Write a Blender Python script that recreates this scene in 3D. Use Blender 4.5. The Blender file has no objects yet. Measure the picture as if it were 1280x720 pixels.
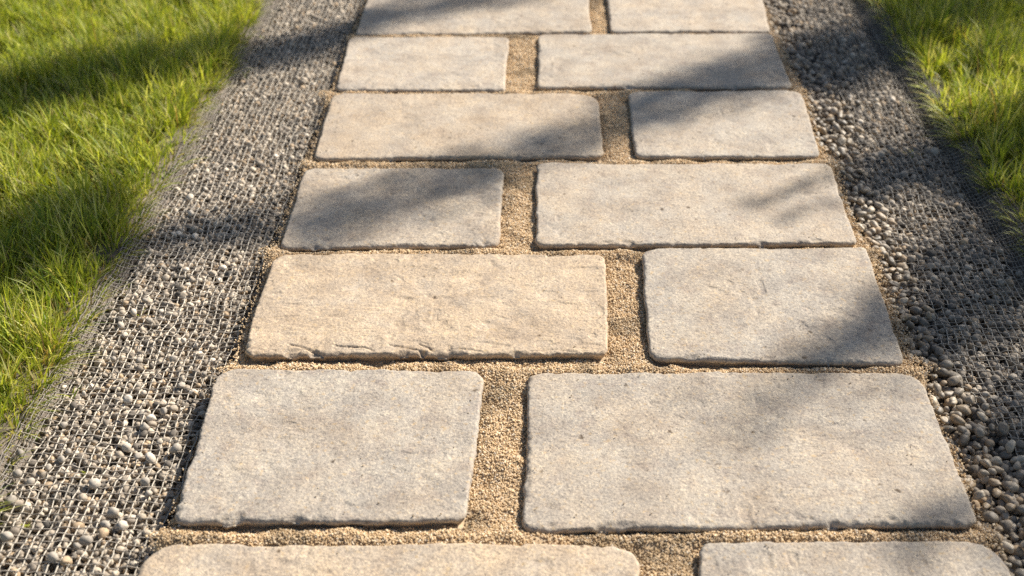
import bpy, math
import numpy as np

# ------------------------------------------------------------------ camera, sky, sun, exposure
scene = bpy.context.scene
C = scene.collection
CAM_H, F_PX, PITCH = 1.05, 1500.0, math.atan(974.0 / 1500.0)

cam = bpy.data.cameras.new("camera")
cam.sensor_fit = 'HORIZONTAL'
cam.sensor_width = 36.0
cam.lens = 36.0 * F_PX / 1280.0
cam.shift_x = -47.0 / 1280.0
cam.clip_start, cam.clip_end = 0.05, 500.0
cam.dof.use_dof = True
cam.dof.focus_distance = 1.78
cam.dof.aperture_fstop = 4.0
cam_ob = bpy.data.objects.new("camera", cam)
cam_ob.location = (0, 0, CAM_H)
cam_ob.rotation_euler = (math.pi / 2 - PITCH, 0, 0)
C.objects.link(cam_ob)
scene.camera = cam_ob

SUN_EL, SUN_AZ = math.radians(38), math.radians(39)     # azimuth measured from +X towards +Y
SUN = np.array([math.cos(SUN_EL) * math.cos(SUN_AZ), math.cos(SUN_EL) * math.sin(SUN_AZ), math.sin(SUN_EL)])
world = bpy.data.worlds.new("World")
scene.world = world
world.use_nodes = True
wn = world.node_tree
sky = wn.nodes.new('ShaderNodeTexSky')
sky.sky_type = 'NISHITA'
sky.sun_disc = False
sky.sun_elevation = SUN_EL
sky.sun_rotation = math.pi / 2 - SUN_AZ
bg = wn.nodes['Background']
bg.inputs['Strength'].default_value = 0.062
wn.links.new(sky.outputs[0], bg.inputs['Color'])

sl = bpy.data.lights.new("sun", 'SUN')
sl.energy = 5.0
sl.angle = math.radians(0.53)
sl.color = (1.0, 0.94, 0.86)
sun_ob = bpy.data.objects.new("sun", sl)
from mathutils import Vector
sun_ob.rotation_euler = Vector(SUN).to_track_quat('Z', 'Y').to_euler()
sun_ob.location = (3, 3, 4)
C.objects.link(sun_ob)

scene.view_settings.view_transform = 'Standard'
scene.view_settings.look = 'None'
scene.view_settings.exposure = 0.86
scene.view_settings.gamma = 1.0
scene.render.engine = 'CYCLES'
scene.cycles.use_denoising = False
scene.cycles.max_bounces = 6
scene.cycles.transparent_max_bounces = 4

# ------------------------------------------------------------------ helpers
rng = np.random.default_rng(7)


def _hash(ix, iy, seed):
    h = (ix.astype(np.int64) * 374761393 + iy.astype(np.int64) * 668265263 + seed * 1442695041) & 0xFFFFFFFF
    h = ((h ^ (h >> 13)) * 1274126177) & 0xFFFFFFFF
    h = ((h ^ (h >> 16)) * 2246822519) & 0xFFFFFFFF
    return ((h ^ (h >> 15)) & 0xFFFFFF) / float(0xFFFFFF)


def vn(x, y, seed=0):                                   # smooth value noise, 0..1
    x = np.asarray(x, float); y = np.asarray(y, float)
    x, y = np.broadcast_arrays(x, y)
    ix, iy = np.floor(x), np.floor(y)
    fx, fy = x - ix, y - iy
    fx = fx * fx * (3 - 2 * fx); fy = fy * fy * (3 - 2 * fy)
    a, b = _hash(ix, iy, seed), _hash(ix + 1, iy, seed)
    c, d = _hash(ix, iy + 1, seed), _hash(ix + 1, iy + 1, seed)
    return (a * (1 - fx) + b * fx) * (1 - fy) + (c * (1 - fx) + d * fx) * fy


def fbm(x, y, seed=0, octaves=4):                       # about -1..1
    s, amp, tot = 0.0, 1.0, 0.0
    for o in range(octaves):
        s = s + amp * (vn(x * 2 ** o, y * 2 ** o, seed + 17 * o) * 2 - 1)
        tot += amp
        amp *= 0.5
    return s / tot


def sstep(a, b, x):
    t = np.clip((x - a) / (b - a), 0, 1)
    return t * t * (3 - 2 * t)


def make_mesh(name, verts, faces, mat=None, smooth=True, tint=None):
    """faces: one int array (n,k) or a list of such arrays."""
    if not isinstance(faces, (list, tuple)):
        faces = [faces]
    faces = [f for f in faces if len(f)]
    me = bpy.data.meshes.new(name)
    verts = np.ascontiguousarray(verts, dtype=np.float32)
    me.vertices.add(len(verts))
    me.vertices.foreach_set("co", verts.ravel())
    nl = sum(f.size for f in faces); nf = sum(len(f) for f in faces)
    me.loops.add(nl); me.polygons.add(nf)
    me.loops.foreach_set("vertex_index", np.concatenate([f.ravel() for f in faces]).astype(np.int32))
    tot = np.concatenate([np.full(len(f), f.shape[1]) for f in faces])
    start = np.concatenate([[0], np.cumsum(tot)[:-1]]).astype(np.int32)
    me.polygons.foreach_set("loop_start", start)
    me.polygons.foreach_set("use_smooth", np.full(nf, smooth, dtype=bool))
    if tint is not None:
        at = me.attributes.new("tint", 'FLOAT_COLOR', 'POINT')
        col = np.ones((len(verts), 4), np.float32); col[:, :3] = tint
        at.data.foreach_set("color", col.ravel())
    me.update(calc_edges=True)
    if mat:
        me.materials.append(mat)
    return me


def add(name, me, parent=None, loc=(0, 0, 0), rot=(0, 0, 0)):
    o = bpy.data.objects.new(name, me)
    o.location = loc; o.rotation_euler = rot
    if parent:
        o.parent = parent
    C.objects.link(o)
    return o


def tag(o, label, cat, group=None, kind=None):
    if label: o["label"] = label
    if cat: o["category"] = cat
    if group: o["group"] = group
    if kind: o["kind"] = kind
    return o


def grid_faces(nu, nv, wrap_u=False):
    """vertex index = v*nu + u"""
    u = np.arange(nu if wrap_u else nu - 1); v = np.arange(nv - 1)
    U, W = np.meshgrid(u, v)
    U, W = U.ravel(), W.ravel()
    U2 = (U + 1) % nu
    return np.stack([W * nu + U, W * nu + U2, (W + 1) * nu + U2, (W + 1) * nu + U], 1)


def ico(sub):
    import bmesh
    bm = bmesh.new()
    bmesh.ops.create_icosphere(bm, subdivisions=sub, radius=1.0)
    v = np.array([x.co[:] for x in bm.verts]); f = np.array([[q.index for q in p.verts] for p in bm.faces])
    bm.free()
    return v, f


def rand_rot(n):
    q = rng.normal(size=(n, 4)); q /= np.linalg.norm(q, axis=1, keepdims=True)
    w, x, y, z = q.T
    return np.stack([np.stack([1 - 2 * (y * y + z * z), 2 * (x * y - z * w), 2 * (x * z + y * w)], 1),
                     np.stack([2 * (x * y + z * w), 1 - 2 * (x * x + z * z), 2 * (y * z - x * w)], 1),
                     np.stack([2 * (x * z - y * w), 2 * (y * z + x * w), 1 - 2 * (x * x + y * y)], 1)], 1)


def scatter_solids(pos, scl, templates, faces, cols):
    """pos (n,3), scl (n,3), each a randomly turned copy of a template; returns verts, faces, tint"""
    n = len(pos)
    nvt = len(templates[0])
    T = np.stack(templates)[rng.integers(0, len(templates), n)]             # n, nvt, 3
    T = T * scl[:, None, :]
    V = np.einsum('nij,nvj->nvi', rand_rot(n), T) + pos[:, None, :]
    F = faces[None] + (np.arange(n) * nvt)[:, None, None]
    return V.reshape(-1, 3), F.reshape(-1, faces.shape[1]), np.repeat(cols, nvt, axis=0)


def angular_templates(v, k, planes, lo, hi):
    out = []
    for _ in range(k):
        p = v.copy()
        for _ in range(planes):
            d = rng.normal(size=3); d /= np.linalg.norm(d)
            h = rng.uniform(lo, hi)
            over = np.clip(p @ d - h, 0, None)
            p = p - over[:, None] * d
        p += rng.normal(scale=0.03, size=p.shape)
        out.append(p)
    return out


# ------------------------------------------------------------------ materials
def new_mat(name):
    m = bpy.data.materials.new(name)
    m.use_nodes = True
    nt = m.node_tree
    return m, nt, nt.nodes['Principled BSDF']


def node(nt, typ, **kw):
    n = nt.nodes.new(typ)
    for k, v in kw.items():
        setattr(n, k, v)
    return n


def tex_noise(nt, vec, scale, detail=3, rough=0.55):
    n = node(nt, 'ShaderNodeTexNoise')
    n.inputs['Scale'].default_value = scale
    n.inputs['Detail'].default_value = detail
    n.inputs['Roughness'].default_value = rough
    nt.links.new(vec, n.inputs['Vector'])
    return n.outputs['Fac']


def ramp(nt, fac, stops):
    r = node(nt, 'ShaderNodeValToRGB')
    els = r.color_ramp.elements
    while len(els) < len(stops):
        els.new(0.5)
    for e, (p, c) in zip(els, stops):
        e.position = p
        e.color = (*c, 1) if len(c) == 3 else c
    nt.links.new(fac, r.inputs['Fac'])
    return r.outputs['Color']


def mix(nt, kind, fac, a, b):
    n = node(nt, 'ShaderNodeMix', data_type='RGBA', blend_type=kind)
    for s, v in (('Factor', fac), ('A', a), ('B', b)):
        sock = [i for i in n.inputs if i.name == s and i.type == ('VALUE' if s == 'Factor' else 'RGBA')][0]
        if isinstance(v, (int, float)):
            sock.default_value = v
        elif isinstance(v, tuple):
            sock.default_value = (*v, 1)
        else:
            nt.links.new(v, sock)
    return [o for o in n.outputs if o.type == 'RGBA'][0]


def bump(nt, height, strength, dist, chain=None):
    b = node(nt, 'ShaderNodeBump')
    b.inputs['Strength'].default_value = strength
    b.inputs['Distance'].default_value = dist
    nt.links.new(height, b.inputs['Height'])
    if chain is not None:
        nt.links.new(chain, b.inputs['Normal'])
    return b.outputs['Normal']


def slab_material():
    m, nt, p = new_mat("weathered_stone")
    pos = node(nt, 'ShaderNodeNewGeometry').outputs['Position']
    info = node(nt, 'ShaderNodeObjectInfo')
    sep = node(nt, 'ShaderNodeSeparateColor')
    nt.links.new(info.outputs['Color'], sep.inputs[0])
    warm, bright = sep.outputs[0], sep.outputs[1]
    big = tex_noise(nt, pos, 9, 4, 0.6)
    mid = tex_noise(nt, pos, 34, 6, 0.68)
    grain = tex_noise(nt, pos, 240, 2, 0.6)
    fine = tex_noise(nt, pos, 560, 2, 0.75)
    greyc = ramp(nt, mid, [(0.30, (0.30, 0.255, 0.22)), (0.5, (0.378, 0.337, 0.285)), (0.72, (0.44, 0.393, 0.335))])
    tanc = ramp(nt, mid, [(0.30, (0.33, 0.258, 0.188)), (0.5, (0.408, 0.322, 0.232)), (0.72, (0.455, 0.375, 0.285))])
    wf = node(nt, 'ShaderNodeMath', operation='MULTIPLY_ADD', use_clamp=True)
    nt.links.new(big, wf.inputs[0]); wf.inputs[1].default_value = 1.9
    off = node(nt, 'ShaderNodeMath', operation='SUBTRACT')
    nt.links.new(warm, off.inputs[0]); off.inputs[1].default_value = 0.93
    nt.links.new(off.outputs[0], wf.inputs[2])
    col = mix(nt, 'MIX', wf.outputs[0], greyc, tanc)
    # speckle of pale and dark grains
    sp = ramp(nt, grain, [(0.32, (0.52, 0.50, 0.49)), (0.43, (0.92, 0.91, 0.90)), (0.57, (1.04, 1.03, 1.0)), (0.66, (1.42, 1.36, 1.22))])
    col = mix(nt, 'MULTIPLY', 0.66, col, sp)
    sp2 = ramp(nt, fine, [(0.32, (0.60, 0.60, 0.62)), (0.5, (1, 1, 1)), (0.68, (1.36, 1.32, 1.2))])
    col = mix(nt, 'MULTIPLY', 0.7, col, sp2)
    # ochre flecks
    och = tex_noise(nt, pos, 130, 2, 0.6)
    of = ramp(nt, och, [(0.60, (0, 0, 0)), (0.72, (1, 1, 1))])
    ofm = node(nt, 'ShaderNodeMath', operation='MULTIPLY')
    nt.links.new(of, ofm.inputs[0]); ofm.inputs[1].default_value = 0.55
    col = mix(nt, 'MIX', ofm.outputs[0], col, (0.47, 0.33, 0.17))
    # broad cloudy mottling
    cl = tex_noise(nt, pos, 13, 3, 0.55)
    col = mix(nt, 'MULTIPLY', 1.0, col, ramp(nt, cl, [(0.32, (0.84, 0.83, 0.83)), (0.5, (1, 1, 1)), (0.66, (1.10, 1.095, 1.07))]))
    # grey weathering stains
    st = tex_noise(nt, pos, 17, 6, 0.72)
    sf = ramp(nt, st, [(0.46, (1.06, 1.055, 1.04)), (0.56, (0.97, 0.97, 0.97)), (0.70, (0.74, 0.73, 0.73))])
    col = mix(nt, 'MULTIPLY', 0.9, col, sf)
    # single coarse grains, cream and dark
    cg = tex_noise(nt, pos, 125, 4, 0.75)
    col = mix(nt, 'MULTIPLY', 0.62, col, ramp(nt, cg, [(0.33, (0.58, 0.56, 0.56)), (0.43, (0.96, 0.96, 0.96)), (0.58, (1.03, 1.02, 1.0)), (0.68, (1.28, 1.24, 1.14))]))
    # small dark pits
    vor = node(nt, 'ShaderNodeTexVoronoi')
    vor.inputs['Scale'].default_value = 26
    vor.inputs['Randomness'].default_value = 1.0
    warp = node(nt, 'ShaderNodeVectorMath', operation='ADD')
    wnz = node(nt, 'ShaderNodeTexNoise'); wnz.inputs['Scale'].default_value = 160
    nt.links.new(pos, wnz.inputs['Vector'])
    wsc = node(nt, 'ShaderNodeVectorMath', operation='SCALE'); wsc.inputs['Scale'].default_value = 0.012
    nt.links.new(wnz.outputs['Color'], wsc.inputs[0])
    nt.links.new(pos, warp.inputs[0]); nt.links.new(wsc.outputs[0], warp.inputs[1])
    nt.links.new(warp.outputs[0], vor.inputs['Vector'])
    pit = ramp(nt, vor.outputs['Distance'], [(0.045, (0.30, 0.26, 0.22)), (0.12, (1, 1, 1))])
    gate = tex_noise(nt, pos, 22, 2)
    gf = ramp(nt, gate, [(0.42, (0, 0, 0)), (0.54, (1, 1, 1))])
    col = mix(nt, 'MULTIPLY', gf, col, pit)
    bb = node(nt, 'ShaderNodeVectorMath', operation='SCALE')
    nt.links.new(col, bb.inputs[0]); nt.links.new(bright, bb.inputs['Scale'])
    nt.links.new(bb.outputs[0], p.inputs['Base Color'])
    p.inputs['Roughness'].default_value = 0.86
    p.inputs['Specular IOR Level'].default_value = 0.3
    n1 = bump(nt, mid, 0.25, 0.003)
    n2 = bump(nt, grain, 0.7, 0.0015, bump(nt, cg, 0.45, 0.002, n1))
    n3 = bump(nt, fine, 0.5, 0.0007, n2)
    nt.links.new(n3, p.inputs['Normal'])
    return m


def tint_material(name, rough, noise_scale=500, contrast=0.5, bump_d=0.0006, spec=0.4):
    m, nt, p = new_mat(name)
    a = node(nt, 'ShaderNodeAttribute', attribute_name="tint")
    pos = node(nt, 'ShaderNodeNewGeometry').outputs['Position']
    n = tex_noise(nt, pos, noise_scale, 3, 0.65)
    v = ramp(nt, n, [(0.28, (0.55, 0.55, 0.56)), (0.5, (1, 1, 1)), (0.72, (1.4, 1.37, 1.3))])
    col = mix(nt, 'MULTIPLY', contrast, a.outputs['Color'], v)
    nt.links.new(col, p.inputs['Base Color'])
    p.inputs['Roughness'].default_value = rough
    p.inputs['Specular IOR Level'].default_value = spec
    nt.links.new(bump(nt, n, 0.5, bump_d), p.inputs['Normal'])
    return m


def soil_material(name, gain):
    m, nt, p = new_mat(name)
    geo = node(nt, 'ShaderNodeNewGeometry').outputs['Position']
    a = tex_noise(nt, geo, 14, 5, 0.65); b = tex_noise(nt, geo, 260, 4, 0.7)
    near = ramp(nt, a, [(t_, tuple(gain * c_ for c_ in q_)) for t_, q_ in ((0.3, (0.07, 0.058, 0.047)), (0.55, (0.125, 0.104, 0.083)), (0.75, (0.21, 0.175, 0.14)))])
    var = ramp(nt, b, [(0.3, (0.5, 0.5, 0.5)), (0.5, (1, 1, 1)), (0.7, (1.5, 1.45, 1.35))])
    col = mix(nt, 'MULTIPLY', 0.9, near, var)
    nt.links.new(col, p.inputs['Base Color'])
    p.inputs['Roughness'].default_value = 0.95
    p.inputs['Specular IOR Level'].default_value = 0.1
    nt.links.new(bump(nt, b, 0.8, 0.003), p.inputs['Normal'])
    return m


def ground_material():
    m, nt, p = new_mat("turf_ground")
    geo = node(nt, 'ShaderNodeNewGeometry').outputs['Position']
    a = tex_noise(nt, geo, 3, 6, 0.7); b = tex_noise(nt, geo, 120, 4, 0.7)
    c1 = ramp(nt, a, [(0.3, (0.045, 0.055, 0.018)), (0.55, (0.075, 0.09, 0.028)), (0.75, (0.11, 0.105, 0.045))])
    var = ramp(nt, b, [(0.3, (0.4, 0.4, 0.4)), (0.5, (1, 1, 1)), (0.7, (1.5, 1.5, 1.3))])
    nt.links.new(mix(nt, 'MULTIPLY', 0.9, c1, var), p.inputs['Base Color'])
    p.inputs['Roughness'].default_value = 0.95
    p.inputs['Specular IOR Level'].default_value = 0.1
    nt.links.new(bump(nt, b, 1.0, 0.01), p.inputs['Normal'])
    return m


def blade_material(name, rough=0.5, trans=0.42):
    m, nt, p = new_mat(name)
    a = node(nt, 'ShaderNodeAttribute', attribute_name="tint")
    nt.links.new(a.outputs['Color'], p.inputs['Base Color'])
    p.inputs['Roughness'].default_value = rough
    p.inputs['Specular IOR Level'].default_value = 0.35
    t = node(nt, 'ShaderNodeBsdfTranslucent')
    tc = mix(nt, 'MULTIPLY', 1.0, a.outputs['Color'], (1.5, 1.45, 0.7))
    nt.links.new(tc, t.inputs['Color'])
    ms = node(nt, 'ShaderNodeMixShader'); ms.inputs[0].default_value = trans
    nt.links.new(p.outputs[0], ms.inputs[1]); nt.links.new(t.outputs[0], ms.inputs[2])
    out = [n for n in nt.nodes if n.type == 'OUTPUT_MATERIAL'][0]
    nt.links.new(ms.outputs[0], out.inputs['Surface'])
    return m


M_SLAB = slab_material()
M_SAND = tint_material("sand_grain", 0.85, 700, 0.4, 0.0004, 0.25)
M_GRAVEL = tint_material("gravel_stone", 0.75, 420, 0.6, 0.0008, 0.35)
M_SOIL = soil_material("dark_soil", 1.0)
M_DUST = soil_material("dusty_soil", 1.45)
M_GROUND = ground_material()
M_GRASS = blade_material("grass_blade", .52)
M_NET = tint_material("netting_cord", 0.6, 300, 0.5, 0.0003, 0.4)


def flat_tint_mat(name, col, rough):
    m, nt, p = new_mat(name)
    pos = node(nt, 'ShaderNodeTexCoord').outputs['Object']
    n = tex_noise(nt, pos, 2.2, 5, 0.65); n2 = tex_noise(nt, pos, 16, 3, 0.6)
    v = ramp(nt, n, [(0.3, (0.62, 0.62, 0.64)), (0.5, (1, 1, 1)), (0.72, (1.35, 1.3, 1.22))])
    c = mix(nt, 'MULTIPLY', 0.8, col, v)
    nt.links.new(c, p.inputs['Base Color'])
    p.inputs['Roughness'].default_value = rough
    p.inputs['Specular IOR Level'].default_value = 0.4
    nt.links.new(bump(nt, n2, 0.25, 0.0008, bump(nt, n, 0.3, 0.002)), p.inputs['Normal'])
    return m


# ------------------------------------------------------------------ slabs: measured corners BL, BR, TR, TL (metres, top face at z = 0)
# corners, corner radii, warmth, brightness, chipping, label
SLABS = [
    ([(-.466, 2.735), (.100, 2.745), (.101, 3.064), (-.4675, 3.067)], .35, 1.00, .4, "long beige slab at the far end of the path, its back half in shade"),
    ([(.146, 2.745), (.532, 2.750), (.550, 3.070), (.147, 3.070)], .30, 1.03, .3, "short pale slab at the far right end of the path, almost wholly sunlit"),
    ([(-.463, 2.405), (-.095, 2.405), (-.097, 2.719), (-.4755, 2.719)], .25, 1.06, .3, "short pale fully sunlit slab in the second row from the far end, left side"),
    ([(-.026, 2.418), (.525, 2.418), (.531, 2.735), (-.0286, 2.730)], .22, 1.0, .4, "long grey slab crossed by a diagonal shadow, second row from the far end"),
    ([(-.453, 2.074), (.107, 2.088), (.105, 2.392), (-.470, 2.388)], .62, 1.0, .4, "long warm beige slab with shaded right corner, third row from the far end"),
    ([(.166, 2.088), (.525, 2.088), (.541, 2.400), (.167, 2.392)], .15, 1.0, .3, "short grey slab with shaded top left corner, right in the third row from far end"),
    ([(-.458, 1.748), (-.086, 1.756), (-.088, 2.044), (-.4665, 2.044)], .38, .97, .4, "short grey beige slab crossed by a soft dark shadow band, left of the middle row"),
    ([(-.0245, 1.751), (.526, 1.761), (.535, 2.057), (-.023, 2.054)], .34, 1.0, .4, "long pale slab with two thin twig shadows near its right end, in the middle row"),
    ([(-.455, 1.431), (.0865, 1.437), (.094, 1.7245), (-.4625, 1.722)], .95, 1.06, 1.0, "most golden tan long slab with a cracked and chipped front edge"),
    ([(.147, 1.425), (.521, 1.4155), (.538, 1.743), (.155, 1.735)], .20, .96, .4, "short grey slab with shaded front right corner beside the chipped golden tan slab"),
    ([(-.4676, 1.086), (-.102, 1.089), (-.0954, 1.398), (-.482, 1.400)], .10, .98, .6, "nearly square light grey fully sunlit slab in the second row from the front"),
    ([(-.0334, 1.075), (.5306, 1.082), (.537, 1.392), (-.031, 1.394)], .22, .97, .6, "largest long grey slab with faint shade at its right end, second row from front"),
    ([(-.500, .772), (.097, .772), (.108, 1.0475), (-.486, 1.050)], .75, 1.06, .4, "nearest long peach tan slab cut off by the bottom of the photo"),
    ([(.157, .772), (.541, .772), (.545, 1.058), (.1816, 1.054)], .18, .95, .4, "nearest short grey slab at the bottom right with rounded corners"),
    ([(-.470, 3.090), (-.11, 3.090), (-.11, 3.385), (-.470, 3.385)], .3, 1.0, .3, "short beige slab just past the far end of the visible path, left side"),
    ([(-.04, 3.092), (.54, 3.092), (.545, 3.385), (-.04, 3.385)], .3, 1.0, .3, "long beige slab just past the far end of the visible path, right side"),
]
CORNER_R = {8: (.026, .018, .016, .03), 10: (.018, .018, .022, .028), 11: (.014, .02, .034, .010), 12: (.05, .035, .035, .05),
            13: (.03, .05, .038, .02), 4: (.02, .02, .05, .03), 5: (.02, .02, .035, .018)}


def rounded_outline(q, radii, n):
    q = np.array(q, float)
    pts = []
    for i in range(4):
        p, a, b = q[i], q[i - 1], q[(i + 1) % 4]
        u = (a - p) / np.linalg.norm(a - p); w = (b - p) / np.linalg.norm(b - p)
        ang = math.acos(np.clip(u @ w, -1, 1))
        r = radii[i]; t = r / math.tan(ang / 2)
        s, e = p + u * t, p + w * t
        bis = (u + w) / np.linalg.norm(u + w)
        c = p + bis * r / math.sin(ang / 2)
        a0 = math.atan2(*(s - c)[::-1]); a1 = math.atan2(*(e - c)[::-1])
        d = (a1 - a0 + math.pi) % (2 * math.pi) - math.pi
        for k in range(13):
            th = a0 + d * k / 12
            pts.append(c + r * np.array([math.cos(th), math.sin(th)]))
    pts = np.array(pts)
    pts = np.vstack([pts, pts[:1]])
    L = np.concatenate([[0], np.cumsum(np.linalg.norm(np.diff(pts, axis=0), axis=1))])
    s = np.linspace(0, L[-1], n, endpoint=False)
    return np.stack([np.interp(s, L, pts[:, 0]), np.interp(s, L, pts[:, 1])], 1)


OUTLINES = []
# cracks on the golden slab: polyline (fraction along the front, metres behind the front edge), groove depth, step down in front of it
FLAKES = [([(.115, .030), (.15, .022), (.20, .010), (.225, .002)], .004, .0030),
          ([(.24, .026), (.28, .021), (.33, .019), (.37, .006)], .0035, .0022),
          ([(.39, .027), (.43, .021), (.475, .016), (.50, .004)], .0045, .0035),
          ([(.47, .034), (.50, .022), (.525, .008)], .0035, .0015),
          ([(.54, .012), (.60, .016), (.66, .009)], .002, .0018),
          ([(.78, .012), (.86, .017), (.93, .008)], .002, .0015),
          ([(.60, .205), (.64, .192), (.67, .186)], .0022, 0), ([(.34, .215), (.375, .222), (.40, .212)], .0016, 0)]


def build_slab(i, corners, warm, bright, chip, label):
    seed = 100 + i * 13
    detail = 1000 if i == 8 else 760 if corners[0][1] < 2.0 else 460
    radii = CORNER_R.get(i, tuple(rng.uniform(.010, .020, 4)))
    O = rounded_outline(corners, radii, detail)
    tang = np.roll(O, -1, 0) - np.roll(O, 1, 0)
    tang /= np.linalg.norm(tang, axis=1, keepdims=True)
    nrm = np.stack([tang[:, 1], -tang[:, 0]], 1)                 # outward for a counter-clockwise outline
    disp = .0032 * fbm(O[:, 0] * 9, O[:, 1] * 9, seed, 2) + .0022 * fbm(O[:, 0] * 45, O[:, 1] * 45, seed + 3, 3) \
        + .0012 * fbm(O[:, 0] * 150, O[:, 1] * 150, seed + 5, 3)
    O = O + nrm * disp[:, None]
    OUTLINES.append(O)
    c = O.mean(0)
    n = len(O)
    front = np.clip(-nrm[:, 1], 0, 1)
    # chips along the rim: they widen and lower the rounded arris
    ch = np.clip((vn(O[:, 0] * 28, O[:, 1] * 28, seed + 7) - .46) * 3.4, 0, 1) * np.clip((vn(O[:, 0] * 9, O[:, 1] * 9, seed + 8) - .18) * 2.2, 0, 1)
    ch = ch * (0.40 + 0.60 * front) * min(1.0, chip * 1.35 if i != 8 else .8)
    rings = []
    for z, k in ((-.07, -.012), (-.040, -.010), (-.022, -.0075), (-.013, -.0045), (-.0075, -.0012)):
        rough = .0014 * fbm(O[:, 0] * 60 + z * 300, O[:, 1] * 60 + z * 500, seed + 9, 3)
        rings.append(np.column_stack([O + nrm * (k + rough)[:, None], np.full(n, z)]))
    inset = np.arange(0, .0385, .0014 if detail > 900 else .0020)
    half = 0.5 * min(corners[3][1] - corners[0][1], corners[1][0] - corners[0][0])
    d_edge = []
    hx = np.array([0.5 * (corners[1][0] - corners[0][0]), 0.5 * (corners[3][1] - corners[0][1])])
    top_pts = []
    for d in inset:                                              # rings a fixed distance in from the rim
        rel = O - c
        f = np.clip((hx - d) / hx, 0, 1)
        top_pts.append(c + rel * f)
        d_edge.append(np.full(n, d))
    last = top_pts[-1]
    m_in = 40 if detail > 500 else 26
    for t in np.linspace(1, 0, m_in + 1)[1:-1]:
        top_pts.append(c + (last - c) * t)
        d_edge.append(np.full(n, .037 + (1 - t) * (half - .037)))
    for P, d in zip(top_pts, d_edge):
        x, y = P[:, 0], P[:, 1]
        b = .0044 + .002 * fbm(O[:, 0] * 14, O[:, 1] * 14, seed + 11, 2) + (.002 + .003 * front) * fbm(O[:, 0] * 95, O[:, 1] * 95, seed + 16, 3) + .013 * ch
        b = np.maximum(b, .0016)
        q = np.clip(1 - d / b, 0, 1)
        drop = (.0052 + .0045 * ch) * (1 - np.sqrt(np.clip(1 - q * q, 0, 1)))
        # flaked bites just behind the rim
        bite = np.clip(vn(x * 80, y * 130, seed + 12) - .50, 0, 1) * 2.2 * np.clip(1 - d / (.004 + .004 * front + .020 * ch), 0, 1)
        drop = drop + .007 * bite * np.clip(ch * 6 + .5 * front, 0, 1)
        z = -drop + .0022 * fbm(x * 8, y * 8, seed + 13, 2) +   .0006 * fbm(x * 30, y * 30, seed + 14, 3) - .0011 * sstep(.72, .82, vn(x * 62, y * 62, seed + 17)) * sstep(.45, .6, vn(x * 11, y * 11, seed + 18)) \
            + .0004 * fbm(x * 120, y * 120, seed + 15, 2)
        if i == 8:                                               # layered flakes breaking away along the front of the golden slab
            v = y - corners[0][1]
            u = (x - corners[0][0]) / (corners[1][0] - corners[0][0])
            wob = .0022 * fbm(x * 60, y * 60, seed + 25, 3)
            for (pl, dep, flake) in FLAKES:
                lx, lv = np.array(pl).T
                line = np.interp(u, lx, lv, left=-1, right=-1) + wob
                on = sstep(lx[0], lx[0] + .012, u) * (1 - sstep(lx[-1] - .012, lx[-1], u))
                dd = v - line
                z = z - on * (.3 + .9 * vn(x * 45, y * 45, seed + 28)) * dep * np.exp(-(dd / .0016) ** 2) - on * .6 * flake * sstep(.0005, -.0010, -np.abs(dd) + np.where(dd < 0, 1, 0)) * (dd < 0)
            z = z - .0012 * sstep(.56, .7, vn(x * 30, y * 55, seed + 26)) * sstep(.5, .6, vn(x * 6, y * 6, seed + 27))
        rings.append(np.column_stack([P, z]))
    V = np.concatenate(rings)
    nr = len(rings)
    F = grid_faces(n, nr, wrap_u=True)
    cz = .0022 * fbm(c[0] * 8, c[1] * 8, seed + 13, 2)
    V = np.vstack([V, [[c[0], c[1], float(cz)]]])
    k = (nr - 1) * n
    fan = np.array([[k + a, k + (a + 1) % n, len(V) - 1] for a in range(n)])
    V[:, 0] -= c[0]; V[:, 1] -= c[1]
    me = make_mesh("paving_slab", V, [F, fan], M_SLAB)
    o = add("paving_slab", me, None, (c[0], c[1], float(rng.uniform(-.0025, .0022))),
            (float(rng.uniform(-.009, .009)), float(rng.uniform(-.006, .006)), float(rng.uniform(-.002, .002))))
    o.color = (warm, bright, 0, 1)
    tag(o, label, "paving slab", "stone slabs of the garden path", "thing")


for i, (cs, warm, br, chip, lab) in enumerate(SLABS):
    build_slab(i, cs, warm, br, chip, lab)


def slab_distance(x, y):
    """negative inside a slab (approximate, from the straight sides of each slab)"""
    best = np.full(np.shape(x), 9.0)
    for i, (cs, *_r) in enumerate(SLABS):
        d = np.full(np.shape(x), -9.0)
        for k in range(4):
            a = np.array(cs[k]); b = np.array(cs[(k + 1) % 4])
            t = (b - a) / np.linalg.norm(b - a)
            d = np.maximum(d, (x - a[0]) * t[1] - (y - a[1]) * t[0])
        ctr = np.mean(cs, 0)
        # round the corners off so that sand fills them
        w = (cs[1][0] - cs[0][0]) / 2; h = (cs[3][1] - cs[0][1]) / 2
        r = .02
        qx = np.abs(x - ctr[0]) - w + r; qy = np.abs(y - ctr[1]) - h + r
        dr = np.sqrt(np.clip(qx, 0, None) ** 2 + np.clip(qy, 0, None) ** 2) + np.minimum(np.maximum(qx, qy), 0) - r
        best = np.minimum(best, np.maximum(d, dr - .006))
    return best


# ------------------------------------------------------------------ ground
Y0, Y1 = 0.45, 3.75
L_IN, L_OUT, R_IN, R_OUT = -.470, -.742, .533, .838
ng = 90
gx = np.sign(np.linspace(-1, 1, ng)) * np.abs(np.linspace(-1, 1, ng)) ** 3 * 150
GX, GY = np.meshgrid(gx, gx)
gz = -.062 + .10 * np.clip(np.hypot(GX, GY - 2) / 150, 0, 1) * fbm(GX / 30, GY / 30, 5, 3)
tag(add("ground", make_mesh("ground", np.column_stack([GX.ravel(), GY.ravel(), gz.ravel()]), grid_faces(ng, ng), M_GROUND)),
    "grassy soil of the garden under lawn and path", None, kind="structure")


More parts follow.
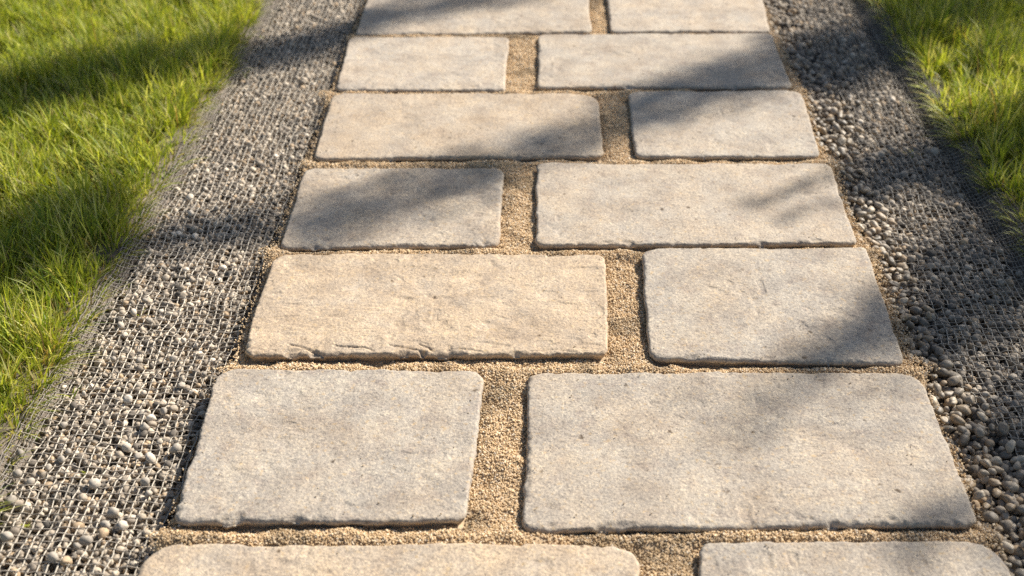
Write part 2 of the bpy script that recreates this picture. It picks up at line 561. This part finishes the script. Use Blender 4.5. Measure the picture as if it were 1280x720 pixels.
def left_edge(y):   return L_OUT + .016 * fbm(y * 5, y * 0 + 1.5, 31, 3)
def right_edge(y):  return R_OUT + .014 * fbm(y * 5, y * 0 + 7.5, 33, 3)


def bed_height(x, y):
    """soil under the gravel: a shallow trough between slabs and lawn"""
    z = -.047 + .004 * fbm(x * 18, y * 18, 41, 3) + .0015 * fbm(x * 120, y * 120, 42, 2)
    out = np.where(x < 0, sstep(L_OUT + .045, L_OUT - .01, x), sstep(R_OUT - .06, R_OUT - .0, x))
    return z + .029 * out


nx, ny = 110, 900
for nm, xa, xb in (("soil_bed", -.785, -.42), ("soil_bed", .49, .875)):
    X, Y = np.meshgrid(np.linspace(xa, xb, nx), np.linspace(Y0, Y1, ny))
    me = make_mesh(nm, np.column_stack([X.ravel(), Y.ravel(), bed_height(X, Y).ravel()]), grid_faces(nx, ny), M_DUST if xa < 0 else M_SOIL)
    tag(add(nm, me), "dusty brown soil strip under the gravel left of the path" if xa < 0 else "dark soil strip under the gravel right of the path", None, kind="structure")

# ------------------------------------------------------------------ sand: bed plus loose grains, one piece of ground cover
ROW_JOINTS = [1.068, 1.405, 1.735, 2.065, 2.400, 2.733, 3.08]


def sand_right(y):
    return .536 + .012 * fbm(y * 9, y * 0 + 2.2, 51, 3) + sum(.013 * np.exp(-((y - j) / .030) ** 2) for j in ROW_JOINTS)


def sand_left(y):
    return -.465 - sum((.008 + .020 * (vn(j * 7.7, 3.1, 52))) * np.exp(-((y - j) / .022) ** 2) for j in ROW_JOINTS)


def sand_height(x, y):
    z = -.0108 + .0066 * fbm(x * 24, y * 24, 53, 3) + .0016 * fbm(x * 110, y * 110, 54, 2)
    # heaped in the narrow cross joints, hollow in the open ones
    for j in ROW_JOINTS:
        z = z + .0055 * np.exp(-((y - j) / .014) ** 2)
    d = slab_distance(x, y)
    z = z - .0035 * np.exp(-(np.clip(d, 0, 1) / .006))
    return z


nx, ny = 230, 680
X, Y = np.meshgrid(np.linspace(-.56, .64, nx), np.linspace(Y0, Y1, ny))
Z = sand_height(X, Y)
fall = np.maximum(sstep(-.012, .02, X - sand_right(Y)), sstep(-.012, .02, sand_left(Y) - X))
Z = Z - .05 * fall
bedV = np.column_stack([X.ravel(), Y.ravel(), Z.ravel() - .0012])
bedF = grid_faces(nx, ny)
bedT = np.array([.46, .34, .21])[None] * (0.8 + .4 * vn(bedV[:, 0] * 300, bedV[:, 1] * 300, 55))[:, None]
# grains
nG = 640000
gxs = rng.uniform(-.54, .62, nG); gys = rng.uniform(.86, 3.25, nG)
d = slab_distance(gxs, gys)
edge = np.minimum(sand_right(gys) - gxs, gxs - sand_left(gys))
keep = (d > -.004) & (edge > rng.normal(0, .007, nG) - .004)
gxs, gys = gxs[keep], gys[keep]
r = rng.uniform(.0008, .00165, len(gxs)) * np.where(rng.random(len(gxs)) < .06, 1.45, 1)
gz = sand_height(gxs, gys) + r * rng.uniform(-.5, .6, len(gxs))
damp = .70 + .4 * sstep(.15, .40, vn(gxs * 19, gys * 19, 57))
gcol = np.array([[.66, .485, .285], [.59, .42, .235], [.71, .56, .37], [.50, .345, .185], [.72, .62, .48], [.28, .20, .13]])[
    rng.choice(6, len(gxs), p=[.34, .27, .18, .12, .06, .03])]
gcol = gcol * rng.uniform(.8, 1.15, (len(gxs), 1)) * np.clip(damp, .62, 1.04)[:, None]
# a few grains trodden onto the slabs near their rims
ng_ = 5200
tx = rng.uniform(-.46, .53, ng_); ty = rng.uniform(.95, 3.05, ng_); td = slab_distance(tx, ty)
k = (td < -.006) & (rng.random(ng_) < .9 * np.exp(td / .022) + .03)
tr = rng.uniform(.0006, .0012, k.sum())
gxs = np.concatenate([gxs, tx[k]]); gys = np.concatenate([gys, ty[k]]); gz = np.concatenate([gz, .0012 + tr * .3]); r = np.concatenate([r, tr])
gcol = np.vstack([gcol, np.array([[.50, .38, .24]]) * rng.uniform(.45, 1.2, (k.sum(), 1))])
iv1, if1 = ico(1)
V, F, T = scatter_solids(np.column_stack([gxs, gys, gz]), r[:, None] * rng.uniform(.75, 1.2, (len(gxs), 3)),
                         angular_templates(iv1, 6, 2, .6, .9), if1, gcol)
me = make_mesh("sand", np.vstack([bedV, V]), [bedF, F + len(bedV)], M_SAND, True, np.vstack([bedT, T]))
tag(add("sand", me), "coarse golden sand filling the joints between the slabs", None, kind="stuff")

# ------------------------------------------------------------------ gravel
GREYS = np.array([[.46, .40, .32], [.35, .305, .245], [.26, .226, .185], [.55, .49, .40], [.16, .142, .12], [.43, .33, .22], [.09, .083, .072], [.66, .60, .51]])


def gravel_cols(n, p):
    return GREYS[rng.choice(len(GREYS), n, p=p)] * rng.uniform(.8, 1.15, (n, 1))


iv2, if2 = ico(2)
ANG = angular_templates(iv2, 14, 7, .55, .85)
RND = angular_templates(iv2, 8, 2, .75, .95)


def gravel(xa, xb, ya, yb, spacing, layers, rlo, rhi, templ, p, zoff, cut=None):
    out = []
    base = 0
    for L in range(layers):
        nx_, ny_ = int((xb - xa) / spacing), int((yb - ya) / spacing)
        gx_, gy_ = np.meshgrid(np.arange(nx_), np.arange(ny_))
        x = xa + (gx_.ravel() + rng.random(gx_.size)) * spacing
        y = ya + (gy_.ravel() + rng.random(gx_.size)) * spacing
        r_ = rlo + (rhi - rlo) * rng.random(len(x)) ** 1.7
        outer = np.where(x < 0, sstep(L_OUT + .055, L_OUT + .005, x), sstep(R_OUT - .085, R_OUT - .02, x))
        z = bed_height(x, y) - .018 * outer + zoff - .010 * np.where(x < 0, sstep(-.500, -.484, x), 0) + L * (.0078 + .0065 * rng.random(len(x)) ** 3) + rng.uniform(-.002, .002, len(x)) + .003 * fbm(x * 20, y * 20, 61, 2)
        k = cut(x, y) & ((L == 0) | (rng.random(len(x)) < .62 + .5 * vn(x * 30, y * 30, 62)))
        x, y, z, r_ = x[k], y[k], z[k], r_[k]
        s = (r_ * (1 - .35 * outer[k]))[:, None] * rng.uniform(.7, 1.15, (len(x), 3))
        V_, F_, T_ = scatter_solids(np.column_stack([x, y, z]), s, templ, if2, gravel_cols(len(x), p))
        out.append((V_, F_ + base, T_)); base += len(V_)
    return np.vstack([o[0] for o in out]), np.vstack([o[1] for o in out]), np.vstack([o[2] for o in out])


def cut_left(x, y):
    thin = sstep(L_OUT + .050, L_OUT + .006, x)                   # thins out towards the lawn
    return (rng.random(len(x)) > thin * 1.02) & (x < sand_left(y) + .004 + rng.uniform(-.006, .006, len(x)))


def cut_right(x, y):
    thin = sstep(R_OUT - .070, R_OUT - .012, x)
    return (rng.random(len(x)) > thin * 1.02) & (x > sand_right(y) - .004 + rng.uniform(-.008, .008, len(x)))


GREYS = GREYS * np.array([1.02, .97, .90])
pl = [.22, .22, .15, .12, .10, .10, .05, .04]
V, F, T = gravel(L_OUT, -.462, .80, 3.30,   .0086, 2, .0038, .0082, ANG, pl, .004, cut_left)
# larger stones lying on top of the netting, thickest towards the front
nb = 75
by = .95 + 1.2 * rng.random(nb) ** 3.2; bx = rng.uniform(-.72, -.50, nb)
br = rng.uniform(.0048, .0085, nb) * np.where(by < 1.25, 1.1, .85)
Vb, Fb, Tb = scatter_solids(np.column_stack([bx, by, bed_height(bx, by) + .0205 + br * .45]), br[:, None] * rng.uniform(.75, 1.15, (nb, 3)), ANG,
                            if2, np.array([[.46, .40, .32]]) * rng.uniform(.6, 1.25, (nb, 1)))
V, F, T = np.vstack([V, Vb]), np.vstack([F, Fb + len(V)]), np.vstack([T, Tb])
tag(add("gravel", make_mesh("gravel", V, F, M_GRAVEL, True, T)), "angular grey and beige gravel left of the slabs", None, kind="stuff")
pr = [.18, .22, .20, .08, .14, .10, .06, .02]
GREYS = GREYS * .86  # deep shade of the right border put into its gravel colours
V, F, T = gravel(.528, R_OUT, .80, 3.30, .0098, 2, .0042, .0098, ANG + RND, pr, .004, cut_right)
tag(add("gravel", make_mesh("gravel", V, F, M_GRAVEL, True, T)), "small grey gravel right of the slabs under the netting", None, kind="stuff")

# ------------------------------------------------------------------ loose rounded pebbles in the open band right of the slabs: one object each
PEB = [("dark grey", (.17, .14, .10)), ("mid grey", (.285, .235, .17)), ("brown", (.33, .245, .15)), ("pale beige", (.46, .38, .27))]
iv3, if3 = ico(3)
peb_mesh = {}
for ci, (cn, cc) in enumerate(PEB):
    mat = flat_tint_mat("pebble_" + cn.replace(" ", "_"), cc, .5)
    for k in range(9):
        p = angular_templates(iv3, 1, 3, .72, .95)[0] - 0
        p = iv3 * (1 + .10 * np.sin(iv3 @ rng.normal(size=3) * 2 + rng.uniform(0, 6))[:, None] + .05 * np.sin(iv3 @ rng.normal(size=3) * 4)[:, None])
        p = p * np.array([rng.uniform(1.0, 1.3), rng.uniform(.62, .9), rng.uniform(.5, .72)])
        p[:, 1] += rng.uniform(-.22, .22) * p[:, 0] ** 2
        p[:, 2] += .07 * np.sin(p[:, 0] * 3 + rng.uniform(0, 6))
        peb_mesh[ci, k] = make_mesh("pebble", p, if3, mat)
def net_rim(y):
    """inner edge of the right-hand netting: it swings away from the slabs towards the front"""
    return .588 + .085 * sstep(1.50, 1.06, y) + .055 * sstep(2.02, 2.40, y) + .004 * fbm(y * 14, y * 0 + 3.3, 92, 2)


placed = []
cells = {}
tries = 0
while len(placed) < 298 and tries < 60000:
    tries += 1
    y = .95 + 1.45 * rng.random() ** 1.35
    rim = float(net_rim(np.array(y)))
    x = rng.uniform(.535, rim + .020)
    if x < sand_right(np.array(y)) + .002 + rng.normal(0, .006):
        continue
    if x > rim and rng.random() < (x - rim) / .022:
        continue
    r_ = .0056 + .0050 * rng.random() ** 1.3
    ok = all((x - a) ** 2 + (y - b) ** 2 > (.86 * (r_ + c_)) ** 2 for a, b, c_ in placed if abs(y - b) < .03)
    if ok:
        placed.append((x, y, r_))
for x, y, r_ in placed:
    ci = int(rng.choice(4, p=[.22, .36, .25, .17]))
    z = -.0235 + rng.uniform(-.004, .005)
    o = add("pebble", peb_mesh[ci, int(rng.integers(9))], None, (x, y, z),
            (float(rng.normal(0, .3)), float(rng.normal(0, .3)), float(rng.uniform(0, 6.283))))
    o.scale = (r_, r_, r_)
    tag(o, f"{PEB[ci][0]} rounded pebble loose in the open band between slabs and right netting", "pebble", "loose rounded pebbles right of the path")

# ------------------------------------------------------------------ mesh netting
def net_height(x, y):
    # lies on the gravel tops: high over clumps of stones, sagging between them
    z = bed_height(x, y) + .0203 + .0046 * fbm(x * 22, y * 22, 71, 2) + .0036 * fbm(x * 70, y * 70, 72, 2)
    out = np.where(x < 0, sstep(L_OUT + .05, L_OUT + .0, x), sstep(R_OUT - .08, R_OUT - .03, x))
    return z - .012 * out


def warp(x, y):
    return (x + .0055 * fbm(x * 9, y * 9, 73, 3) + .0024 * fbm(x * 45, y * 45, 74, 2),
            y + .0060 * fbm(x * 8, y * 8, 75, 3) + .0026 * fbm(x * 45, y * 45, 76, 2))


def tubes(lines, radius, sides=5):
    """lines: (n, m, 3) polylines -> one mesh worth of tubes"""
    n, m, _ = lines.shape
    tg = np.empty_like(lines)
    tg[:, 1:-1] = lines[:, 2:] - lines[:, :-2]; tg[:, 0] = lines[:, 1] - lines[:, 0]; tg[:, -1] = lines[:, -1] - lines[:, -2]
    tg /= np.linalg.norm(tg, axis=2, keepdims=True)
    up = np.array([0, 0, 1.0])
    a = np.cross(tg, up); a /= np.linalg.norm(a, axis=2, keepdims=True)
    b = np.cross(a, tg)
    rad = radius if np.ndim(radius) else np.full((n, m), radius)
    V_ = np.stack([lines + (a * math.cos(t) + b * math.sin(t)) * rad[..., None]
                   for t in np.arange(sides) * 2 * math.pi / sides], 2)            # n m s 3
    base = grid_faces(sides, m, wrap_u=True)
    F_ = base[None] + (np.arange(n) * m * sides)[:, None, None]
    return V_.reshape(-1, 3), F_.reshape(-1, 4)


def build_net(xs_main, xs_fold, xin, xout, label, shade):
    Vs, Fs, Ts, base = [], [], [], 0
    ys = np.arange(.80, 3.32, .0058)

    def put(lines, rad, tint):
        nonlocal base
        V_, F_ = tubes(lines, rad)
        Vs.append(V_); Fs.append(F_ + base); base += len(V_)
        n, m, _ = lines.shape
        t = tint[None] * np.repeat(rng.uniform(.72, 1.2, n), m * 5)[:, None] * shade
        Ts.append(t)
    # lengthwise cords
    for x_ in xs_main:
        yy = ys if xin < 0 else ys[net_rim(ys) <= x_ + .002]
        wx, wy = warp(np.full_like(yy, x_), yy)
        put(np.stack([wx, wy, net_height(wx, wy)], 1)[None], .00082, np.array([.56, .50, .40]))
    # bunched outer hem: cords drawn close together, wandering a little
    XX, YY = np.meshgrid(xs_fold, ys, indexing='ij')
    jx = XX + .0032 * fbm(XX * 300, YY * 5, 77, 2)
    wx, wy = jx + .0018 * fbm(XX * 3, YY * 4, 73, 2) + .0006 * fbm(jx * 90, YY * 30, 91, 2), YY
    zz = net_height(wx, wy) + .0022 * fbm(XX * 400, YY * 14, 78, 2)
    put(np.stack([wx, wy, zz], 2), .0007, np.array([.27, .24, .20]))
    # crosswise cords
    yc = np.arange(.81, 3.31, .0126)
    tt = np.linspace(0, 1, 62)
    start = np.full_like(yc, xin) if xin < 0 else net_rim(yc)
    XX = start[:, None] + tt[None] * (xout - start)[:, None]
    YY = np.repeat(yc[:, None], 62, 1)
    wx, wy = warp(XX, YY)
    wy = wy + .002 * fbm(XX * 40, YY * 90, 79, 2)
    put(np.stack([wx, wy, net_height(wx, wy) + .0012], 2), .0006, np.array([.46, .40, .32]))
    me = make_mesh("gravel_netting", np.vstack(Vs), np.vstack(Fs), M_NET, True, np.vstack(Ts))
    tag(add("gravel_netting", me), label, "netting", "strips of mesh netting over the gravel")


build_net(np.arange(-.488, -.705, -.0118), np.arange(-.709, -.736, -.0052), -.486, -.733,
          "pale square mesh netting stretched over the sunlit gravel left of the slabs", .92)
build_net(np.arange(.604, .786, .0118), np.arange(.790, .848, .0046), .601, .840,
          "square mesh netting, coloured darker for shade, over the mostly shaded gravel right of the slabs", .62)  # cord colour darkened to stand in for the shade on this side

# ------------------------------------------------------------------ lawn
def blades(x, y, h, w, lean_dir, lean, col, z0):
    n = len(x); m = 5
    t = np.linspace(0, 1, m)
    ux, uy = np.cos(lean_dir), np.sin(lean_dir)
    fwd = (h * lean)[:, None] * t[None] ** 1.8
    up = h[:, None] * (t[None] - .42 * np.clip(lean, 0, 1.6)[:, None] * t[None] ** 2.4)
    cx = x[:, None] + fwd * ux[:, None]; cy = y[:, None] + fwd * uy[:, None]; cz = z0[:, None] + up
    tw = lean_dir + math.pi / 2 + rng.normal(0, .6, n)
    wd = w[:, None] * .5 * (1 - t[None] ** 2.2 * .94)
    ox, oy = np.cos(tw)[:, None] * wd, np.sin(tw)[:, None] * wd
    Lp = np.stack([cx - ox, cy - oy, cz], 2); Rp = np.stack([cx + ox, cy + oy, cz], 2)
    V_ = np.stack([Lp, Rp], 2).reshape(n, m * 2, 3)
    f = np.array([[2 * k, 2 * k + 1, 2 * k + 3, 2 * k + 2] for k in range(m - 1)])
    F_ = f[None] + (np.arange(n) * m * 2)[:, None, None]
    return V_.reshape(-1, 3), F_.reshape(-1, 4), np.repeat(col, m * 2, axis=0)


GRASS = np.array([[.305, .350, .038], [.42, .44, .065], [.14, .205, .028], [.55, .53, .20], [.46, .39, .19], [.31, .21, .08]])


def lawn(x, y, edge_d, side, ld, lean, hscale):
    n = len(x)
    cl = vn(x * 14, y * 14, 81); cl2 = fbm(x * 5, y * 5, 82, 3)
    h = (.040 + .038 * cl + .012 * cl2) * hscale * (.74 + .26 * sstep(-.004, .04, edge_d))
    w = rng.uniform(.0022, .0042, n)
    near = np.exp(-np.clip(edge_d, 0, 1) / .03)
    pr_ = rng.random(n) + .16 * cl2
    dry = rng.random(n) < (.08 + .07 * near)
    idx = np.where(pr_ < .36, 0, np.where(pr_ < .64, 1, np.where(pr_ < .86, 2, 3)))
    idx = np.where(dry, np.where(rng.random(n) < .7, 4, 5), idx)
    col = GRASS[idx] * rng.uniform(.75, 1.25, (n, 1))
    z0 = np.full(n, -.046) + .010 * vn(x * 6, y * 6, 84)
    return blades(x, y, h, w, ld, lean, col, z0)


def in_left(x, y):  return x > -(.56 + .30 * y) - .15
def in_right(x, y): return x < (.47 + .26 * y) + .15


def sow(xa, xb, ya, yb, tufts, per, edge_fun, side, inview):
    """tufts of blades that fan out from a common root"""
    tx = rng.uniform(xa, xb, tufts); ty = rng.uniform(ya, yb, tufts)
    k = inview(tx, ty) if inview else np.ones(tufts, bool)
    tx, ty = tx[k], ty[k]
    e = (edge_fun(ty) - tx) if side < 0 else (tx - edge_fun(ty))
    k = e > -.008
    tx, ty = tx[k], ty[k]
    m = rng.integers(int(per * .6), int(per * 1.4), len(tx))
    th = rng.uniform(.55, 1.5, len(tx)); td = rng.uniform(0, 6.283, len(tx)); tl = rng.uniform(0, .45, len(tx))
    i = np.repeat(np.arange(len(tx)), m)
    n = len(i)
    fan = rng.uniform(0, 6.283, n); rad = .009 * np.sqrt(rng.random(n))
    x = tx[i] + rad * np.cos(fan); y = ty[i] + rad * np.sin(fan)
    e = (edge_fun(y) - x) if side < 0 else (x - edge_fun(y))
    # lean: outwards from the tuft plus the tuft's own tilt; at the rim of the lawn out over the strip
    out_dir = math.pi if side > 0 else 0.0
    near = np.exp(-np.clip(e, 0, 1) / .025)
    vx = (.15 + .45 * rng.random(n)) * np.cos(fan) + tl[i] * np.cos(td[i]) + near * .36 * math.cos(out_dir)
    vy = (.15 + .45 * rng.random(n)) * np.sin(fan) + tl[i] * np.sin(td[i])
    return x, y, e, np.arctan2(vy, vx), np.clip(np.hypot(vx, vy), .05, 1.4), th[i] * rng.uniform(.55, 1.2, n)


for side, (xa, xb, nt_, wide, ef, iv) in ((-1, (-1.62, -.70, 11500, 1800, left_edge, in_left)), (1, (.79, 1.40, 7200, 1800, right_edge, in_right))):
    p1 = sow(xa, xb, .85, 3.25, nt_, 14, ef, side, iv)
    p2 = sow(xa - (.7 if side < 0 else 0), xb + (.7 if side > 0 else 0), .6, 4.2, wide, 12, ef, side, None)
    # short fill between the tufts
    nf_ = 26000 if side < 0 else 16000
    fx = rng.uniform(xa, xb, nf_); fy = rng.uniform(.85, 3.25, nf_)
    fe = (ef(fy) - fx) if side < 0 else (fx - ef(fy))
    k = iv(fx, fy) & (fe > rng.normal(.006, .005, nf_))
    p3 = (fx[k], fy[k], fe[k], rng.uniform(0, 6.283, k.sum()), rng.uniform(.1, .9, k.sum()), rng.uniform(.3, .7, k.sum()))
    # stray sprigs growing through the netting near the lawn
    ns = 12
    sx_ = (L_OUT + .02 + .10 * rng.random(ns) ** 2) if side < 0 else (R_OUT - .02 - .10 * rng.random(ns) ** 2)
    sy_ = rng.uniform(.9, 2.9, ns)
    sx_ = np.repeat(sx_, 5) + rng.normal(0, .004, ns * 5); sy_ = np.repeat(sy_, 5) + rng.normal(0, .004, ns * 5)
    p4 = (sx_, sy_, np.full(ns * 5, -.03), rng.uniform(0, 6.283, ns * 5), rng.uniform(.3, 1.2, ns * 5), rng.uniform(.25, .6, ns * 5))
    x, y, e, ld, lean, hs = (np.concatenate(z) for z in zip(p1, p2, p3, p4))
    V, F, T = lawn(x, y, e, side, ld, lean, hs)
    me = make_mesh("lawn", V, F, M_GRASS, True, T)
    tag(add("lawn", me), "green lawn grass on the left of the path" if side < 0 else "green lawn grass on the right of the path", None, kind="stuff")

# ------------------------------------------------------------------ the tree that shades the path: stands behind and right of the view
def lift(x, y, s):
    return np.array([x, y, 0.0]) + s * SUN


tree = bpy.data.objects.new("shade_tree", None)
TREE_AT = np.array([6.2, 3.3])
tree.location = (TREE_AT[0], TREE_AT[1], -.05)
C.objects.link(tree)
tag(tree, "leafy tree standing right of the path whose limbs shade the slabs", "tree")
m, nt, p = new_mat("bark")
pos = node(nt, 'ShaderNodeNewGeometry').outputs['Position']
nz = tex_noise(nt, pos, 30, 5, 0.7)
nt.links.new(ramp(nt, nz, [(0.3, (.05, .04, .03)), (0.7, (.16, .125, .09))]), p.inputs['Base Color'])
p.inputs['Roughness'].default_value = .9
nt.links.new(bump(nt, nz, .8, .01), p.inputs['Normal'])
M_BARK = m
M_LEAF = blade_material("tree_leaf", .45, .25)
ORG = np.array([TREE_AT[0], TREE_AT[1], -.05])


def limb(pts, r0, r1, name):
    pts = np.array(pts, float)
    t = np.linspace(0, 1, len(pts)); tt = np.linspace(0, 1, 40)
    P = np.stack([np.interp(tt, t, pts[:, k]) for k in range(3)], 1)
    for _ in range(6):
        P[1:-1] = .5 * P[1:-1] + .25 * (P[2:] + P[:-2])
    P = P + .012 * np.stack([np.sin(tt * 19 + r0 * 900), np.cos(tt * 23 + r0 * 500), np.sin(tt * 15)], 1) * np.sin(tt * math.pi)[:, None]
    V_, F_ = tubes((P - ORG)[None] + 1e-5, (r0 + (r1 - r0) * tt)[None], 8)
    return add(name, make_mesh(name, V_, F_, M_BARK), tree)


TOP = np.array([TREE_AT[0], TREE_AT[1], 2.3])
# (start on ground, end on ground, half width, leaves per metre, distance up the sun ray)
BANDS = [
    ((-1.35, 2.25), (-.86, 2.55), .115, 1100, 6), ((-.90, 2.53), (-.42, 2.84), .095, 820, 6.2),
    ((-.46, 2.84), (.05, 3.12), .085, 520, 6.2), ((.0, 3.14), (.7, 3.6), .15, 500, 6.2),
    ((-1.14, 1.62), (-.74, 1.87), .14, 1250, 5.8), ((-.76, 1.78), (-.48, 1.91), .070, 470, 6),
    ((-.46, 1.80), (-.10, 2.05), .095, 520, 6),
    ((-.16, 2.02), (.02, 2.13), .055, 480, 6), ((-.02, 2.10), (.2, 2.32), .085, 430, 6), ((.16, 2.29), (.42, 2.48), .105, 640, 6),
    ((.38, 2.45), (.75, 2.72), .115, 700, 6), ((.56, 2.57), (1.05, 2.93), .13, 1100, 6), ((.9, 2.8), (1.6, 3.3), .2, 500, 6),
    ((.34, 1.88), (.52, 2.00), .022, 300, 4.6), ((.40, 1.83), (.53, 1.93), .016, 200, 4.6),
    ((.55, 2.00), (.86, 2.22), .07, 620, 6), ((.74, 2.00), (1.25, 2.40), .10, 800, 6),
    ((.64, 1.74), (.90, 1.94), .05, 380, 6), ((.36, 1.40), (.56, 1.55), .055, 470, 5.8), ((.54, 1.50), (.84, 1.74), .10, 640, 5.6),
    ((.80, 1.70), (1.25, 2.04), .10, 620, 5.6), ((.92, 2.52), (1.5, 2.90), .05, 400, 6.2),
    ((.20, 1.26), (.62, 1.51), .075, 105, 6.2), ((.42, 1.05), (.66, 1.17), .06, 280, 5.6), ((.62, 1.22), (.86, 1.46), .10, 600, 5.6),
    ((.60, .93), (.94, 1.2), .12, 600, 5.6),
]
cent, leaves = [], []
for (a, b, hw, dens, s) in BANDS:
    a3, b3 = lift(*a, s), lift(*b, s)
    ln = np.linalg.norm(b3 - a3)
    n = int(ln * dens * (hw / .08) * 2.0)
    kk = np.arange(n) + rng.random()
    t = (kk * .7548776662) % 1
    ax = (b3 - a3) / ln
    sidev = np.cross(ax, SUN); sidev /= np.linalg.norm(sidev)
    q = ((kk * .5698402910) % 1 + (kk * .3819660113) % 1 - 1 + rng.normal(0, .12, n)) * hw * 1.25
    leaves.append(a3 + t[:, None] * (b3 - a3) + q[:, None] * sidev + rng.normal(0, .14, (n, 1)) * SUN)
    cent.append((a3, b3))
Lc = np.vstack(leaves)
# the rest of the crown, over the lawn to the right
for _ in range(26):
    cpos = TOP + np.array([rng.uniform(-1.2, 1.5), rng.uniform(-.6, 2.2), rng.uniform(.5, 2.4)])
    Lc = np.vstack([Lc, cpos + rng.normal(0, .28, (170, 3))])
nL = len(Lc)
R3 = rand_rot(nL)
prof = np.array([[-1, 0, 0], [-.45, .42, .05], [.3, .40, .05], [1, 0, 0], [.3, -.40, .05], [-.45, -.42, .05]])
size = rng.uniform(.011, .021, nL)
V = np.einsum('nij,vj->nvi', R3, prof) * size[:, None, None] + (Lc - ORG)[:, None, :]
F = np.array([[0, 1, 2, 3], [0, 3, 4, 5]])[None] + (np.arange(nL) * 6)[:, None, None]
lc = np.array([.06, .10, .02])[None] * rng.uniform(.7, 1.5, (nL, 1))
add("crown", make_mesh("crown", V.reshape(-1, 3), F.reshape(-1, 4), M_LEAF, False, np.repeat(lc, 6, axis=0)), tree)
limb([(TREE_AT[0], TREE_AT[1], -.08), (TREE_AT[0] + .04, TREE_AT[1], 1.0), tuple(TOP), (TREE_AT[0], TREE_AT[1] + .2, 3.6)], .11, .04, "trunk")
for k in (3, 12, 20, 16):
    a3, b3 = cent[k]
    limb([TOP + np.array([0, 0, -.3 + .1 * (k % 5)]), .5 * (TOP + b3) + np.array([.3, .5, .15]), b3, a3], .035, .006, "limb")
for k in (1, 10, 19):
    a3, b3 = cent[k]
    limb([b3 + .3 * SUN + np.array([.5, .35, 0]), b3, a3], .010, .004, "limb")

print("script built; faces:", sum(len(o.data.polygons) for o in C.objects if o.type == 'MESH'))
